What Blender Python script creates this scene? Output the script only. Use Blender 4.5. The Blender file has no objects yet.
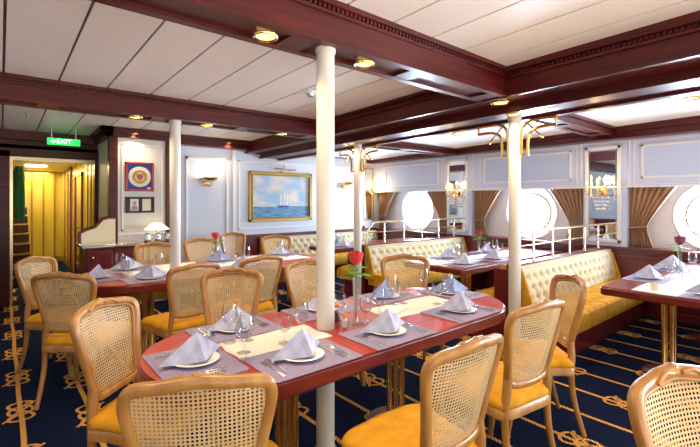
import bpy, math, random
from mathutils import Vector, Matrix
random.seed(7)
PI = math.pi
sc = bpy.context.scene
COL = sc.collection
# ---------------------------------------------------------------- camera, sky, exposure
cam_d = bpy.data.cameras.new('camera'); cam = bpy.data.objects.new('camera', cam_d); COL.objects.link(cam)
cam.location = (0, 0, 1.5)
cam.rotation_euler = (PI/2, 0, -math.radians(39.9))
cam_d.sensor_width = 36; cam_d.lens = 36*418/700; cam_d.shift_y = -23.5/700
cam_d.clip_start = 0.05; cam_d.clip_end = 200
sc.camera = cam
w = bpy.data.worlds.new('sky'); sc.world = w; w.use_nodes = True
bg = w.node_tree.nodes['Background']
bg.inputs[1].default_value = 1.0      # pale sky above; warm glow added below the horizon to lift the ceiling
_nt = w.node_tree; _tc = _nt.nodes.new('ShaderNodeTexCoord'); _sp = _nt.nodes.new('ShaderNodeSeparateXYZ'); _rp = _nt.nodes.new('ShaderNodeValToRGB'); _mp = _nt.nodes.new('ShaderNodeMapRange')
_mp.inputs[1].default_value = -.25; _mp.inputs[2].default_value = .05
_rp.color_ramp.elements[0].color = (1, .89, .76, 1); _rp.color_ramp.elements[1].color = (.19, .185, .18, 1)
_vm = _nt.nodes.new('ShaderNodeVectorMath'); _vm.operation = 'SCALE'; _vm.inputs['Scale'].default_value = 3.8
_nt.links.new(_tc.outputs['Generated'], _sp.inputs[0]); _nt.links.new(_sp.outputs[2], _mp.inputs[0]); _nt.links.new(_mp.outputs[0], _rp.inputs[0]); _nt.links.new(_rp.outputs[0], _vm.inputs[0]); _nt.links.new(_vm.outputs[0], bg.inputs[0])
sc.view_settings.view_transform = 'Standard'; sc.view_settings.look = 'None'
sc.view_settings.gamma = 1; sc.view_settings.use_curve_mapping = False
sc.view_settings.exposure = 0.54
try:
    sc.cycles.max_bounces = 8; sc.cycles.diffuse_bounces = 4; sc.cycles.transparent_max_bounces = 24
    sc.cycles.sample_clamp_indirect = 4; sc.cycles.use_denoising = True
except Exception: pass

def area_light(name, loc, rot, sx, sy, col, e, shape='RECTANGLE'):
    l = bpy.data.lights.new(name, 'AREA'); l.shape = shape; l.size = sx; l.size_y = sy; l.color = col; l.energy = e
    o = bpy.data.objects.new(name, l); COL.objects.link(o); o.location = loc; o.rotation_euler = rot
    return o
WINS = (-1.4, 1.02, 3.32, 5.72)
WB = (-2.6, -.19, 2.17, 4.52, 6.92)
for y in WINS:      # daylight outside each porthole
    area_light('daylight_and_fill', (6.78, y, 1.30), (0, PI/2, 0), .66, .66, (.66, .83, 1.0), 90, 'DISK')
area_light('daylight_and_fill', (6.7, -3.1, 1.35), (0, PI/2, 0), 2.2, 2.0, (.86, .93, 1.0), 350)   # added cool fill light, unseen, behind the camera on the window side
area_light('corridor_lamp', (.65, 9.6, 2.16), (0, 0, 0), .5, 1.0, (1, .80, .34), 24)
area_light('corridor_lamp', (.65, 12.0, 2.16), (0, 0, 0), .5, 1.0, (1, .80, .34), 18)

# ---------------------------------------------------------------- materials
M = {}
def mat(name, col, rough=.5, metal=0., spec=.5, coat=0., coat_r=.05, sheen=0., emit=None, es=0.):
    m = bpy.data.materials.new(name); m.use_nodes = True
    b = m.node_tree.nodes['Principled BSDF']
    b.inputs['Base Color'].default_value = (*col, 1); b.inputs['Roughness'].default_value = rough
    b.inputs['Metallic'].default_value = metal; b.inputs['Specular IOR Level'].default_value = spec
    b.inputs['Coat Weight'].default_value = coat; b.inputs['Coat Roughness'].default_value = coat_r
    b.inputs['Sheen Weight'].default_value = sheen
    if emit: b.inputs['Emission Color'].default_value = (*emit, 1); b.inputs['Emission Strength'].default_value = es
    M[name] = m
    return m
def nd(m, t, **k):
    n = m.node_tree.nodes.new(t)
    for a, v in k.items(): setattr(n, a, v)
    return n
def noise_col(m, c1, c2, scale=(1, 1, 1), nscale=5., detail=4., bump=0., coord='Object', lo=.3, hi=.7, bscale=None):
    L = m.node_tree.links; b = m.node_tree.nodes['Principled BSDF']
    tc = nd(m, 'ShaderNodeTexCoord'); mp = nd(m, 'ShaderNodeMapping'); mp.inputs['Scale'].default_value = scale
    L.new(tc.outputs[coord], mp.inputs[0])
    n = nd(m, 'ShaderNodeTexNoise'); n.inputs['Scale'].default_value = nscale; n.inputs['Detail'].default_value = detail
    L.new(mp.outputs[0], n.inputs['Vector'])
    r = nd(m, 'ShaderNodeValToRGB'); r.color_ramp.elements[0].position = lo; r.color_ramp.elements[1].position = hi
    r.color_ramp.elements[0].color = (*c1, 1); r.color_ramp.elements[1].color = (*c2, 1)
    L.new(n.outputs[0], r.inputs[0]); L.new(r.outputs[0], b.inputs['Base Color'])
    if bump:
        n2 = n
        if bscale:
            n2 = nd(m, 'ShaderNodeTexNoise'); n2.inputs['Scale'].default_value = bscale; L.new(mp.outputs[0], n2.inputs['Vector'])
        bp = nd(m, 'ShaderNodeBump'); bp.inputs['Strength'].default_value = bump; bp.inputs['Distance'].default_value = .01
        L.new(n2.outputs[0], bp.inputs['Height']); L.new(bp.outputs[0], b.inputs['Normal'])
    return m
noise_col(mat('beam_wood', (.13, .018, .012),   .38, spec=.3, coat=.15, coat_r=.15), (.040, .003, .003), (.10, .008, .006), (.6, .6, 8), 4)
noise_col(mat('beam_wood_light', (.3, .08, .04), .3, coat=.6, coat_r=.15), (.22, .045, .025), (.34, .09, .045), (1, 1, 8), 4)
noise_col(mat('table_wood', (.3, .03, .012), .28, spec=.35, coat=.2, coat_r=.08), (.29, .016, .004), (.46, .036, .006), (1, 12, 1), 3)
noise_col(mat('rim_wood', (.12, .012, .01), .3, spec=.35, coat=.3, coat_r=.12), (.10, .007, .006), (.17, .014, .009), (2, 2, 10), 3)
noise_col(mat('wainscot', (.13, .013, .014), .35, coat=.4, coat_r=.2), (.10, .005, .010), (.145, .009, .014), (3, 3, .6), 3)
mat('dark_wood', (.03, .008, .006), .4)
noise_col(mat('honey_wood', (.56, .29, .10), .38, coat=.35, coat_r=.2), (.33, .145, .030), (.46, .235, .060), (6, 6, 1.5), 4, bump=.05)
noise_col(mat('ceiling_panel', (.72, .66, .60), .42, spec=.3), (.84, .775, .715), (.89, .83, .775), (1, .4, 1), 2)  # warm lamp light tinted into the main ceiling paint
noise_col(mat('side_ceiling', (.8, .8, .8), .45, spec=.3), (.80, .81, .83), (.84, .85, .87), (1, .4, 1), 2)  # window bay planks, cool window light tinted into their paint
mat('warm_lit_wall', (.74, .69, .60), .5)  # white box wall with the bay's warm light put into its colour
noise_col(mat('dark_table_wood', (.2, .02, .01), .28, spec=.35, coat=.2), (.13, .010, .005), (.22, .020, .008), (1, 12, 1), 3)
mat('groove', (.16, .10, .06), .7)
noise_col(mat('white_wall', (.74, .75, .80), .5), (.64, .67, .77), (.70, .73, .81), (1, 1, 1), 1.5)
mat('white_trim', (.84, .83, .84), .35)
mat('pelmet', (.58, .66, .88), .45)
mat('column_paint', (.68, .645, .58), .3, coat=.3)
mat('brass', (.86, .58, .20), .2, 1)
mat('pale_brass', (.86, .74, .48), .22, 1)
mat('silver', (.80, .80, .82), .18, 1)
mat('steel', (.55, .55, .57), .3, 1)
mat('porcelain', (.86, .86, .87), .12, coat=.5)
noise_col(mat('velvet', (.74, .42, .06), .8, spec=.2), (.58, .26, .010), (.74, .37, .022), (1, 1, 1), 14, bump=.05)
noise_col(mat('cream_velvet', (.74, .60, .34), .8, spec=.2), (.60, .51, .33), (.70, .62, .43), (1, 1, 1), 9)
noise_col(mat('gold_velvet', (.76, .46, .09), .8, spec=.2), (.50, .24, .012), (.66, .35, .03), (1, 1, 1), 9)
mat('button', (.50, .34, .12), .6)
noise_col(mat('placemat', (.38, .35, .47), .8), (.24, .20, .33), (.32, .28, .42), (1, 1, 1), 160, 2)
noise_col(mat('napkin', (.72, .72, .82), .8, sheen=.2), (.33, .35, .52), (.50, .52, .67), (1, 1, 1), 22, 2, bump=.15)
noise_col(mat('blue_napkin', (.22, .28, .52), .8, sheen=.2), (.20, .26, .50), (.26, .33, .58), (1, 1, 1), 22, 2, bump=.15)
noise_col(mat('linen', (.84, .80, .70), .8), (.80, .76, .66), (.87, .83, .74), (1, 1, 1), 30, 2)
mat('white_cloth', (.86, .87, .90), .75)
noise_col(mat('curtain', (.50, .26, .12), .7, sheen=.3), (.30, .15, .070), (.44, .24, .12), (4, 4, .5), 5)
mat('rose_red', (.62, .008, .012), .45, sheen=.3)
mat('rose_purple', (.20, .012, .06), .5, sheen=.3)
mat('leaf', (.13, .36, .04), .5); mat('stem', (.12, .26, .05), .5)
mat('orange_lid', (.75, .30, .04), .3); mat('dark_sauce', (.08, .02, .01), .2, coat=1); mat('paper', (.85, .85, .85), .7)
mat('black', (.012, .012, .014), .4); mat('blue_card', (.04, .05, .30), .6); mat('red_frame', (.34, .02, .02), .3, coat=.5)
mat('cream', (.82, .74, .50), .5); mat('gold', (.40, .24, .06), .4, .6); mat('skin_tone', (.55, .30, .20), .6)
mat('exit_green', (.01, .35, .06), .4, emit=(.02, .80, .10), es=1.1); mat('sign_white', (.9, .95, .9), .5, emit=(.9, 1, .9), es=1.6)
mat('lamp_glow', (1, .9, .6), .4, emit=(1, .70, .16), es=2.2); mat('bulb_glow', (1, .9, .6), .4, emit=(1, .60, .18), es=2.2)
mat('shade_glow', (.95, .9, .8), .4, emit=(1, .82, .58), es=1.0); mat('corridor_glow', (1, .95, .8), .4, emit=(1, .9, .6), es=4)
noise_col(mat('corridor_wall', (.80, .56, .16), .25, coat=.5), (.56, .41, .05), (.68, .52, .09), (2, 2, .4), 2)
mat('green_cloth', (.02, .22, .10), .8); mat('mirror', (.86, .88, .90), .02, 1); mat('bevel_mirror', (.80, .84, .88), .12, 1)
mat('crystal', (.85, .88, .92), .06, .4)

def glass_mat(name, tint, f=.12):
    m = bpy.data.materials.new(name); m.use_nodes = True; nt = m.node_tree; nt.nodes.clear()
    o = nt.nodes.new('ShaderNodeOutputMaterial'); mx = nt.nodes.new('ShaderNodeMixShader')
    t = nt.nodes.new('ShaderNodeBsdfTransparent'); g = nt.nodes.new('ShaderNodeBsdfGlossy'); lw = nt.nodes.new('ShaderNodeLayerWeight')
    t.inputs[0].default_value = (*tint, 1); g.inputs['Roughness'].default_value = .03; lw.inputs[0].default_value = f
    nt.links.new(lw.outputs['Facing'], mx.inputs[0]); nt.links.new(t.outputs[0], mx.inputs[1]); nt.links.new(g.outputs[0], mx.inputs[2])
    nt.links.new(mx.outputs[0], o.inputs[0]); M[name] = m
glass_mat('glass', (.97, .98, .99), .20); glass_mat('window_glass', (.97, .98, 1), .08)

def cane_mat():
    m = mat('cane', (.70, .50, .28), .5); nt = m.node_tree; L = nt.links; b = nt.nodes['Principled BSDF']
    noise_col(m, (.52, .36, .17), (.66, .49, .27), (1, 1, 1), 6, coord='UV')
    uv = nd(m, 'ShaderNodeTexCoord'); sp = nd(m, 'ShaderNodeSeparateXYZ'); L.new(uv.outputs['UV'], sp.inputs[0])
    def mth(op, a, c=None):
        n = nd(m, 'ShaderNodeMath', operation=op)
        for i, v in enumerate((a, c)):
            if v is None: continue
            if isinstance(v, (int, float)): n.inputs[i].default_value = v
            else: L.new(v, n.inputs[i])
        return n.outputs[0]
    q = []
    for k in (0, 1):
        s = mth('MULTIPLY', sp.outputs[k], 1/.0135); fr = mth('FRACT', mth('ADD', s, 100)); d = mth('SUBTRACT', fr, .5); q.append(mth('MULTIPLY', d, d))
    rr = mth('ADD', q[0], q[1]); a = mth('GREATER_THAN', rr, .088)
    L.new(a, b.inputs['Alpha'])
cane_mat()
def carpet():
    m = mat('carpet', (.012, .02, .05), .95, spec=.05)
    noise_col(m, (.004, .008, .028), (.008, .015, .050), (1, 1, 1), 60, 3, bump=.3, bscale=260)
    m = mat('rope_pattern', (.62, .30, .05), .9, spec=.1); nt = m.node_tree; L = nt.links; b = nt.nodes['Principled BSDF']
    tc = nd(m, 'ShaderNodeTexCoord'); mp = nd(m, 'ShaderNodeMapping'); mp.inputs['Rotation'].default_value = (0, 0, .8); L.new(tc.outputs['Object'], mp.inputs[0])
    wv = nd(m, 'ShaderNodeTexWave'); wv.inputs['Scale'].default_value = 17; L.new(mp.outputs[0], wv.inputs[0])
    r = nd(m, 'ShaderNodeValToRGB'); r.color_ramp.elements[0].color = (.30, .10, .02, 1); r.color_ramp.elements[1].color = (.78, .42, .10, 1)
    r.color_ramp.elements[0].position = .1; r.color_ramp.elements[1].position = .5
    L.new(wv.outputs[0], r.inputs[0]); L.new(r.outputs[0], b.inputs['Base Color'])
carpet()
def painting_mat():
    m = mat('seascape', (.5, .6, .7), .5); nt = m.node_tree; L = nt.links; b = nt.nodes['Principled BSDF']
    tc = nd(m, 'ShaderNodeTexCoord'); sp = nd(m, 'ShaderNodeSeparateXYZ'); L.new(tc.outputs['UV'], sp.inputs[0])
    n = nd(m, 'ShaderNodeTexNoise'); n.inputs['Scale'].default_value = 3.2; n.inputs['Detail'].default_value = 6; L.new(tc.outputs['UV'], n.inputs['Vector'])
    sky = nd(m, 'ShaderNodeValToRGB'); e = sky.color_ramp.elements; e[0].position = .38; e[0].color = (.30, .48, .68, 1); e[1].position = .62; e[1].color = (.80, .70, .60, 1)
    L.new(n.outputs[0], sky.inputs[0])
    mp = nd(m, 'ShaderNodeMapping'); mp.inputs['Scale'].default_value = (4, 30, 1); L.new(tc.outputs['UV'], mp.inputs[0])
    n2 = nd(m, 'ShaderNodeTexNoise'); n2.inputs['Scale'].default_value = 1.5; L.new(mp.outputs[0], n2.inputs['Vector'])
    sea = nd(m, 'ShaderNodeValToRGB'); e = sea.color_ramp.elements; e[0].position = .35; e[0].color = (.03, .13, .32, 1); e[1].position = .68; e[1].color = (.20, .42, .60, 1)
    L.new(n2.outputs[0], sea.inputs[0])
    cmp_ = nd(m, 'ShaderNodeMath', operation='GREATER_THAN'); cmp_.inputs[1].default_value = .27; L.new(sp.outputs[1], cmp_.inputs[0])
    mx = nd(m, 'ShaderNodeMix', data_type='RGBA'); L.new(cmp_.outputs[0], mx.inputs[0]); L.new(sea.outputs[0], mx.inputs[6]); L.new(sky.outputs[0], mx.inputs[7])
    L.new(mx.outputs[2], b.inputs['Base Color'])
painting_mat()

# ---------------------------------------------------------------- mesh helpers
class MB:
    def __init__(s): s.v = []; s.f = []; s.mi = []; s.uv = {}; s.cur = 0
    def add(s, vs, fs, uvs=None):
        o = len(s.v); s.v += [tuple(p) for p in vs]
        for f in fs: s.f.append(tuple(i+o for i in f)); s.mi.append(s.cur)
        if uvs:
            for i, q in enumerate(uvs): s.uv[o+i] = q
        return s
    def box(s, x0, x1, y0, y1, z0, z1):
        return s.add([(x, y, z) for z in (z0, z1) for y in (y0, y1) for x in (x0, x1)],
                     [(0, 2, 3, 1), (4, 5, 7, 6), (0, 1, 5, 4), (2, 6, 7, 3), (0, 4, 6, 2), (1, 3, 7, 5)])
    def hexa(s, P):   # eight corners ordered like box
        return s.add(P, [(0, 2, 3, 1), (4, 5, 7, 6), (0, 1, 5, 4), (2, 6, 7, 3), (0, 4, 6, 2), (1, 3, 7, 5)])
    def sweep(s, path, rad, n=8, closed=False, ref=(0, 1, 0), flat=None, sq=1.):
        P = [Vector(p) for p in path]; k = len(P); vs = []; ref = Vector(ref)
        R_ = rad if isinstance(rad, (list, tuple)) else [rad]*k
        for i in range(k):
            a = P[(i-1) % k] if (closed or i) else P[0]; c = P[(i+1) % k] if (closed or i < k-1) else P[-1]
            T = (c-a)
            T = T.normalized() if T.length > 1e-9 else Vector((0, 0, 1))
            rf = ref if abs(T.dot(ref)) < .95 else Vector((1, 0, 0)) if abs(T.x) < .9 else Vector((0, 0, 1))
            B = T.cross(rf).normalized(); N = B.cross(T).normalized()
            r = R_[i]; rb, rn = (r, r) if flat is None else (r, r*flat)
            for j in range(n):
                t = 2*PI*j/n; ca, sa = math.cos(t), math.sin(t); vs.append(P[i]+B*(math.copysign(abs(ca)**sq, ca)*rb)+N*(math.copysign(abs(sa)**sq, sa)*rn))
        fs = []
        for i in range(k if closed else k-1):
            i2 = (i+1) % k
            for j in range(n): j2 = (j+1) % n; fs.append((i*n+j, i*n+j2, i2*n+j2, i2*n+j))
        if not closed: fs.append(tuple(range(n-1, -1, -1))); fs.append(tuple(range((k-1)*n, k*n)))
        return s.add(vs, fs)
    def lathe(s, prof, n=20, c=(0, 0, 0), axis='z', close=False):
        vs = []; k = len(prof)
        for r, z in prof:
            for j in range(n):
                t = 2*PI*j/n; a, b_ = r*math.cos(t), r*math.sin(t)
                p = (a, b_, z) if axis == 'z' else ((z, a, b_) if axis == 'x' else (a, z, b_))
                vs.append((p[0]+c[0], p[1]+c[1], p[2]+c[2]))
        fs = []
        for i in range(k if close else k-1):
            i2 = (i+1) % k
            for j in range(n): j2 = (j+1) % n; fs.append((i*n+j, i*n+j2, i2*n+j2, i2*n+j))
        if not close:
            if prof[0][0] > 1e-5: fs.append(tuple(range(n-1, -1, -1)))
            if prof[-1][0] > 1e-5: fs.append(tuple(range((k-1)*n, k*n)))
        return s.add(vs, fs)
    def prism(s, poly, z0, z1):
        n = len(poly)
        vs = [(x, y, z0) for x, y in poly]+[(x, y, z1) for x, y in poly]
        return s.add(vs, [tuple(range(n-1, -1, -1)), tuple(range(n, 2*n))]+[(i, (i+1) % n, n+(i+1) % n, n+i) for i in range(n)])
    def plate(s, poly, fn, t0, t1):   # polygon in (a,b), thickness t, mapped by fn(a,b,t)
        n = len(poly)
        vs = [fn(a, b, t0) for a, b in poly]+[fn(a, b, t1) for a, b in poly]
        return s.add(vs, [tuple(range(n-1, -1, -1)), tuple(range(n, 2*n))]+[(i, (i+1) % n, n+(i+1) % n, n+i) for i in range(n)])
    def grid(s, nu, nv, fn, uvfn=None):
        vs = [fn(i/nu, j/nv) for j in range(nv+1) for i in range(nu+1)]
        uv = [(uvfn(i/nu, j/nv) if uvfn else (i/nu, j/nv)) for j in range(nv+1) for i in range(nu+1)]
        W = nu+1
        return s.add(vs, [(j*W+i, j*W+i+1, (j+1)*W+i+1, (j+1)*W+i) for j in range(nv) for i in range(nu)], uv)
    def sphere(s, c, r, n=10, sq=(1, 1, 1)):
        m = max(4, n//2+1); pr = [(math.sin(PI*i/m), -math.cos(PI*i/m)) for i in range(m+1)]
        o = len(s.v); s.lathe([(max(a, 1e-4)*r, b*r) for a, b in pr], n)
        for i in range(o, len(s.v)):
            x, y, z = s.v[i]; s.v[i] = (x*sq[0]+c[0], y*sq[1]+c[1], z*sq[2]+c[2])
        return s
    def mesh(s, name, mats, smooth=True, ang=40):
        me = bpy.data.meshes.new(name); me.from_pydata(s.v, [], s.f)
        if isinstance(mats, str): mats = [mats]
        for m in mats: me.materials.append(M[m])
        for p, i in zip(me.polygons, s.mi): p.material_index = min(i, len(mats)-1)
        if s.uv:
            ul = me.uv_layers.new(name='UVMap')
            for l in me.loops: ul.data[l.index].uv = s.uv.get(l.vertex_index, (0, 0))
        me.validate(); me.update()
        if smooth:
            me.polygons.foreach_set('use_smooth', [True]*len(me.polygons))
            try: me.set_sharp_from_angle(angle=math.radians(ang))
            except Exception: pass
        return me
def link(name, me, parent=None, loc=(0, 0, 0), rz=0, **props):
    o = bpy.data.objects.new(name, me); COL.objects.link(o); o.location = loc; o.rotation_euler = (0, 0, rz)
    if parent: o.parent = parent
    for k, v in props.items():
        if v: o[k] = v
    return o
def part(name, mb, m, parent, bevel=0, **k):
    o = link(name, mb.mesh(name, m, **k), parent)
    if bevel: bev(o, bevel)
    return o
def bev(o, wd, seg=2):
    b = o.modifiers.new('bevel', 'BEVEL'); b.width = wd; b.segments = seg; b.limit_method = 'ANGLE'; b.angle_limit = math.radians(50)
def struct(name, mb, m, smooth=False, bevel=0):
    o = link(name, mb.mesh(name, m, smooth=smooth)); o['kind'] = 'structure'
    if bevel: bev(o, bevel)
    return o
def thing(name, label, cat, loc=(0, 0, 0), rz=0, group=None): return link(name, None, None, loc, rz, label=label, category=cat, group=group)
def single(name, me, label, cat, loc=(0, 0, 0), rz=0, group=None): return link(name, me, None, loc, rz, label=label, category=cat, group=group)
def spline(pts, n=6, closed=False):
    P = [Vector(p) for p in pts]; k = len(P); out = []
    for i in range(k if closed else k-1):
        g = (lambda j: P[j % k]) if closed else (lambda j: P[max(0, min(k-1, j))])
        a, b, c, d = g(i-1), g(i), g(i+1), g(i+2)
        for j in range(n):
            t = j/n; out.append(.5*((2*b)+(c-a)*t+(2*a-5*b+4*c-d)*t*t+(3*b-a-3*c+d)*t**3))
    if not closed: out.append(P[-1])
    return out

# ---------------------------------------------------------------- floor with woven rope pattern
b = MB()
b.box(-2.6, 6.7, -1.8, 7.7, -.06, 0); b.box(-.3, 1.4, 7.7, 14, -.06, 0)
b.cur = 1
def ribbon(b, pts, wd, z):
    P = [Vector((p[0], p[1])) for p in pts]; vs = []
    for i, p in enumerate(P):
        T = (P[min(i+1, len(P)-1)]-P[max(i-1, 0)]).normalized(); N = Vector((-T.y, T.x))*wd/2
        vs += [(p.x+N.x, p.y+N.y, z), (p.x-N.x, p.y-N.y, z)]
    b.add(vs, [(2*i, 2*i+1, 2*i+3, 2*i+2) for i in range(len(P)-1)])
for k in range(-5, 17):
    x = .11+.377*k
    if x > 6.3: break
    y1 = 13.5 if 0 < x < 1.1 else 7.6
    n = 60
    ribbon(b, [(x+.004*math.sin(i*1.3), -1.7+(y1+1.7)*i/n) for i in range(n+1)], .03, .0020)
    y = -1.3+(0 if k % 2 == 0 else .36)
    while y < y1-.2:
        ribbon(b, [(x+.070*math.sin(2*t), y+.165*math.sin(t)) for t in [2*PI*i/36 for i in range(37)]], .022, .0032)
        ribbon(b, [(x+.070*math.cos(t), y+.075*math.sin(t)) for t in [2*PI*i/24 for i in range(25)]], .020, .0044)
        ribbon(b, [(x+.02+.08*t, y+.07+.08*t+.02*math.sin(5*t)) for t in [i/8 for i in range(9)]], .02, .0052)
        ribbon(b, [(x-.02-.08*t, y-.06-.09*t) for t in [i/8 for i in range(9)]], .02, .0052)
        y += .725 if x < 1.0 else .98
struct('floor', b, ['carpet', 'rope_pattern'])

# ---------------------------------------------------------------- ceiling (deck sheer: falls slightly with y)
def cz(y): return 2.665-.024*y
b = MB()
y0, y1 = -1.8, 7.7
b.cur = 1; b.hexa([(-2.6, y0, cz(y0)+.02), (3.9, y0, cz(y0)+.02), (-2.6, y1, cz(y1)+.02), (3.9, y1, cz(y1)+.02), (-2.6, y0, cz(y0)+.1), (3.9, y0, cz(y0)+.1), (-2.6, y1, cz(y1)+.1), (3.9, y1, cz(y1)+.1)])
b.cur = 0
for k in range(-7, 11):
    xa, xb = .02+.377*k+.008, .02+.377*(k+1)-.008
    b.hexa([(x, y, cz(y)+dz) for dz in (0, .019) for y in (y0, y1) for x in (xa, xb)])
struct('ceiling', b, ['ceiling_panel', 'groove'])
def cz2(y): return 2.485-.018*y
b = MB()
b.cur = 1; b.hexa([(x, y, cz2(y)+dz) for dz in (.012, .09) for y in (y0, 7.0) for x in (3.92, 6.75)])
b.cur = 0
for k in range(15):
    xa, xb = 3.95+.188*k+.004, 3.95+.188*(k+1)-.004
    b.hexa([(x, y, cz2(y)+dz) for dz in (0, .0115) for y in (y0, 7.0) for x in (xa, xb)])
struct('ceiling', b, ['side_ceiling', 'groove'])

# beams
def dentils_x(b, x0, x1, y, z, sgn=-1, step=.032):
    n = int((x1-x0)/step)
    for i in range(n):
        xa = x0+i*step; b.box(xa, xa+step*.55, min(y, y+sgn*.018), max(y, y+sgn*.018), z-.022, z)
def beam_x(i, x0, x1, ya, yb, zb, zt, den=True):
    b = MB(); b.box(x0, x1, ya, yb, zb+.02, zt+.03)
    b.box(x0, x1, ya-.035, yb+.035, zt-.03, zt+.03); b.box(x0, x1, ya-.018, yb+.018, zt-.075, zt-.058)
    if den: dentils_x(b, x0, x1, ya, zt-.031); dentils_x(b, x0, x1, yb, zt-.031, 1)
    b.box(x0, x1, ya-.012, ya+.045, zb, zb+.03); b.box(x0, x1, yb-.045, yb+.012, zb, zb+.03)
    x = x0
    while x < x1-.05:
        b.box(x, min(x+.16, x1), ya+.04, yb-.04, zb+.002, zb+.03); x += .95
    return struct('trim_%d' % i, b, 'beam_wood')
beam_x(1, -2.6, 3.3, 1.88, 2.14, 2.38, cz(1.9))
beam_x(2, -2.6, 3.3, 4.52, 4.80, 2.345, cz(4.6))
beam_x(3, -2.6, 3.3, -.80, -.54, 2.44, cz(-.7))
beam_x(4, 3.95, 6.36, 1.98, 2.22, 2.345, cz2(2.1), False)
beam_x(5, 3.95, 6.36, 4.48, 4.72, 2.30, cz2(4.6), False)
b = MB()   # the wide fore-and-aft beam over the posts
def sl(y, z): return z-.012*(y-2)
for (xa, xb, za, zb) in ((3.30, 3.62, 2.38, 2.70), (3.58, 4.0, 2.31, 2.66), (3.56, 3.62, 2.295, 2.34), (3.94, 4.02, 2.285, 2.34), (3.255, 3.31, 2.575, 2.67), (3.275, 3.31, 2.52, 2.54), (3.285, 3.33, 2.372, 2.40), (3.5, 3.58, 2.37, 2.39)):
    b.hexa([(x, y, sl(y, z)) for z in (za, zb) for y in (-1.8, 6.9) for x in (xa, xb)])
n = 0; y = -1.0
while y < 6.7:
    b.box(3.282, 3.302, y, y+.018, sl(y, 2.548), sl(y, 2.572)); y += .032
struct('trim_6', b, 'beam_wood')
b = MB()   # cornices
b.box(6.16, 6.40, -1.8, 6.9, 2.30, 2.50); b.box(6.12, 6.20, -1.8, 6.9, 2.38, 2.50); b.box(3.95, 4.10, -1.8, 6.9, 2.40, 2.48)
struct('trim_7', b, 'beam_wood')
b = MB(); b.box(1.95, 6.4, 6.62, 6.82, 2.36, 2.58); b.box(1.95, 6.4, 6.56, 6.82, 2.45, 2.58)
struct('trim_8', b, 'beam_wood')

# ---------------------------------------------------------------- window wall
def hole_wall(b, x0, x1, ya, yb, za, zb, yc, zc, r, n=32):
    for x, flip in ((x0, 0), (x1, 1)):
        vs = []; fs = []
        for j in range(n):
            t = 2*PI*j/n; c, s_ = math.cos(t), math.sin(t); vs.append((x, yc+r*c, zc+r*s_))
            k = min(((yb-yc)/c if c > 1e-6 else 1e9), ((ya-yc)/c if c < -1e-6 else 1e9), ((zb-zc)/s_ if s_ > 1e-6 else 1e9), ((za-zc)/s_ if s_ < -1e-6 else 1e9))
            vs.append((x, yc+k*c, zc+k*s_))
        for j in range(n): j2 = (j+1) % n; f = (2*j, 2*j+1, 2*j2+1, 2*j2); fs.append(f if flip else f[::-1])
        for cy, cz_ in ((ya, za), (ya, zb), (yb, za), (yb, zb)):   # corners
            best = min(range(n), key=lambda j: abs(math.atan2(cz_-zc, cy-yc)-math.atan2(math.sin(2*PI*(j+.5)/n), math.cos(2*PI*(j+.5)/n))))
            vs.append((x, cy, cz_)); fs.append((2*best+1, len(vs)-1, 2*((best+1) % n)+1))
        b.add(vs, fs)
    b.lathe([(r, x0), (r, x1)], n, (0, yc, zc), 'x', True)
b = MB()
for i, yc in enumerate(WINS): hole_wall(b, 6.60, 6.70, WB[i], WB[i+1], .0, 2.6, yc, 1.30, .415)
struct('wall_right', b, 'white_trim')
for i, yc in enumerate(WINS):
    b = MB(); b.lathe([(.322, 6.68), (.405, 6.585), (.43, 6.575), (.445, 6.60), (.415, 6.61), (.330, 6.69)], 36, (0, yc, 1.30), 'x', True)
    o = struct('window_%d' % (i+1), b, 'white_trim', True)
    part('window_frame', MB().lathe([(.295, 6.64), (.322, 6.64), (.322, 6.66), (.295, 6.66)], 32, (0, yc, 1.30), 'x', True), 'pale_brass', o)
    part('window_glass', MB().lathe([(.001, 6.652), (.300, 6.652)], 32, (0, yc, 1.30), 'x'), 'window_glass', o)
PIERS = (-.19, 2.17, 4.55)
b = MB(); b.box(6.40, 6.60, -1.8, 6.82, 0, .84)
struct('wall_right_lower', b, 'wainscot').name = 'wall_right'
b = MB(); b.box(6.34, 6.60, -1.8, 6.82, .84, .875); b.box(6.37, 6.41, -1.8, 6.82, .74, .78)
for k in range(14): b.box(6.385, 6.40, -1.6+.62*k, -1.56+.62*k, .1, .74)
b.box(6.38, 6.41, -1.8, 6.82, 0, .1)
struct('baseboard_right', b, 'wainscot', bevel=.004)
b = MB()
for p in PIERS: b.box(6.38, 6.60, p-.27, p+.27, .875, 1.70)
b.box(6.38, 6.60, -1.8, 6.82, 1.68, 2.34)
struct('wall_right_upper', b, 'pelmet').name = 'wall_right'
def frame_x(b, x, ya, yb, za, zb, wd=.03, t=.015):   # raised moulding on a wall facing -x
    b.box(x-t, x, ya, yb, za, za+wd); b.box(x-t, x, ya, yb, zb-wd, zb); b.box(x-t, x, ya, ya+wd, za, zb); b.box(x-t, x, yb-wd, yb, za, zb)
def frame_y(b, y, xa, xb, za, zb, wd=.03, t=.015):
    b.box(xa, xb, y-t, y, za, za+wd); b.box(xa, xb, y-t, y, zb-wd, zb); b.box(xa, xa+wd, y-t, y, za, zb); b.box(xb-wd, xb, y-t, y, za, zb)
b = MB()
for yc in WINS:
    frame_x(b, 6.38, yc-.72, yc+.72, 1.78, 2.22, .03); frame_x(b, 6.38, yc-.80, yc+.80, 1.70, 2.28, .012, .006)
for p in PIERS:
    for s in (-1, 1): b.box(6.37, 6.38, p+s*.30-.006, p+s*.30+.006, 1.69, 2.30)
b.box(6.365, 6.38, -1.8, 6.8, 1.665, 1.69)
struct('trim_9', b, 'white_trim', bevel=.003)

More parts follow.
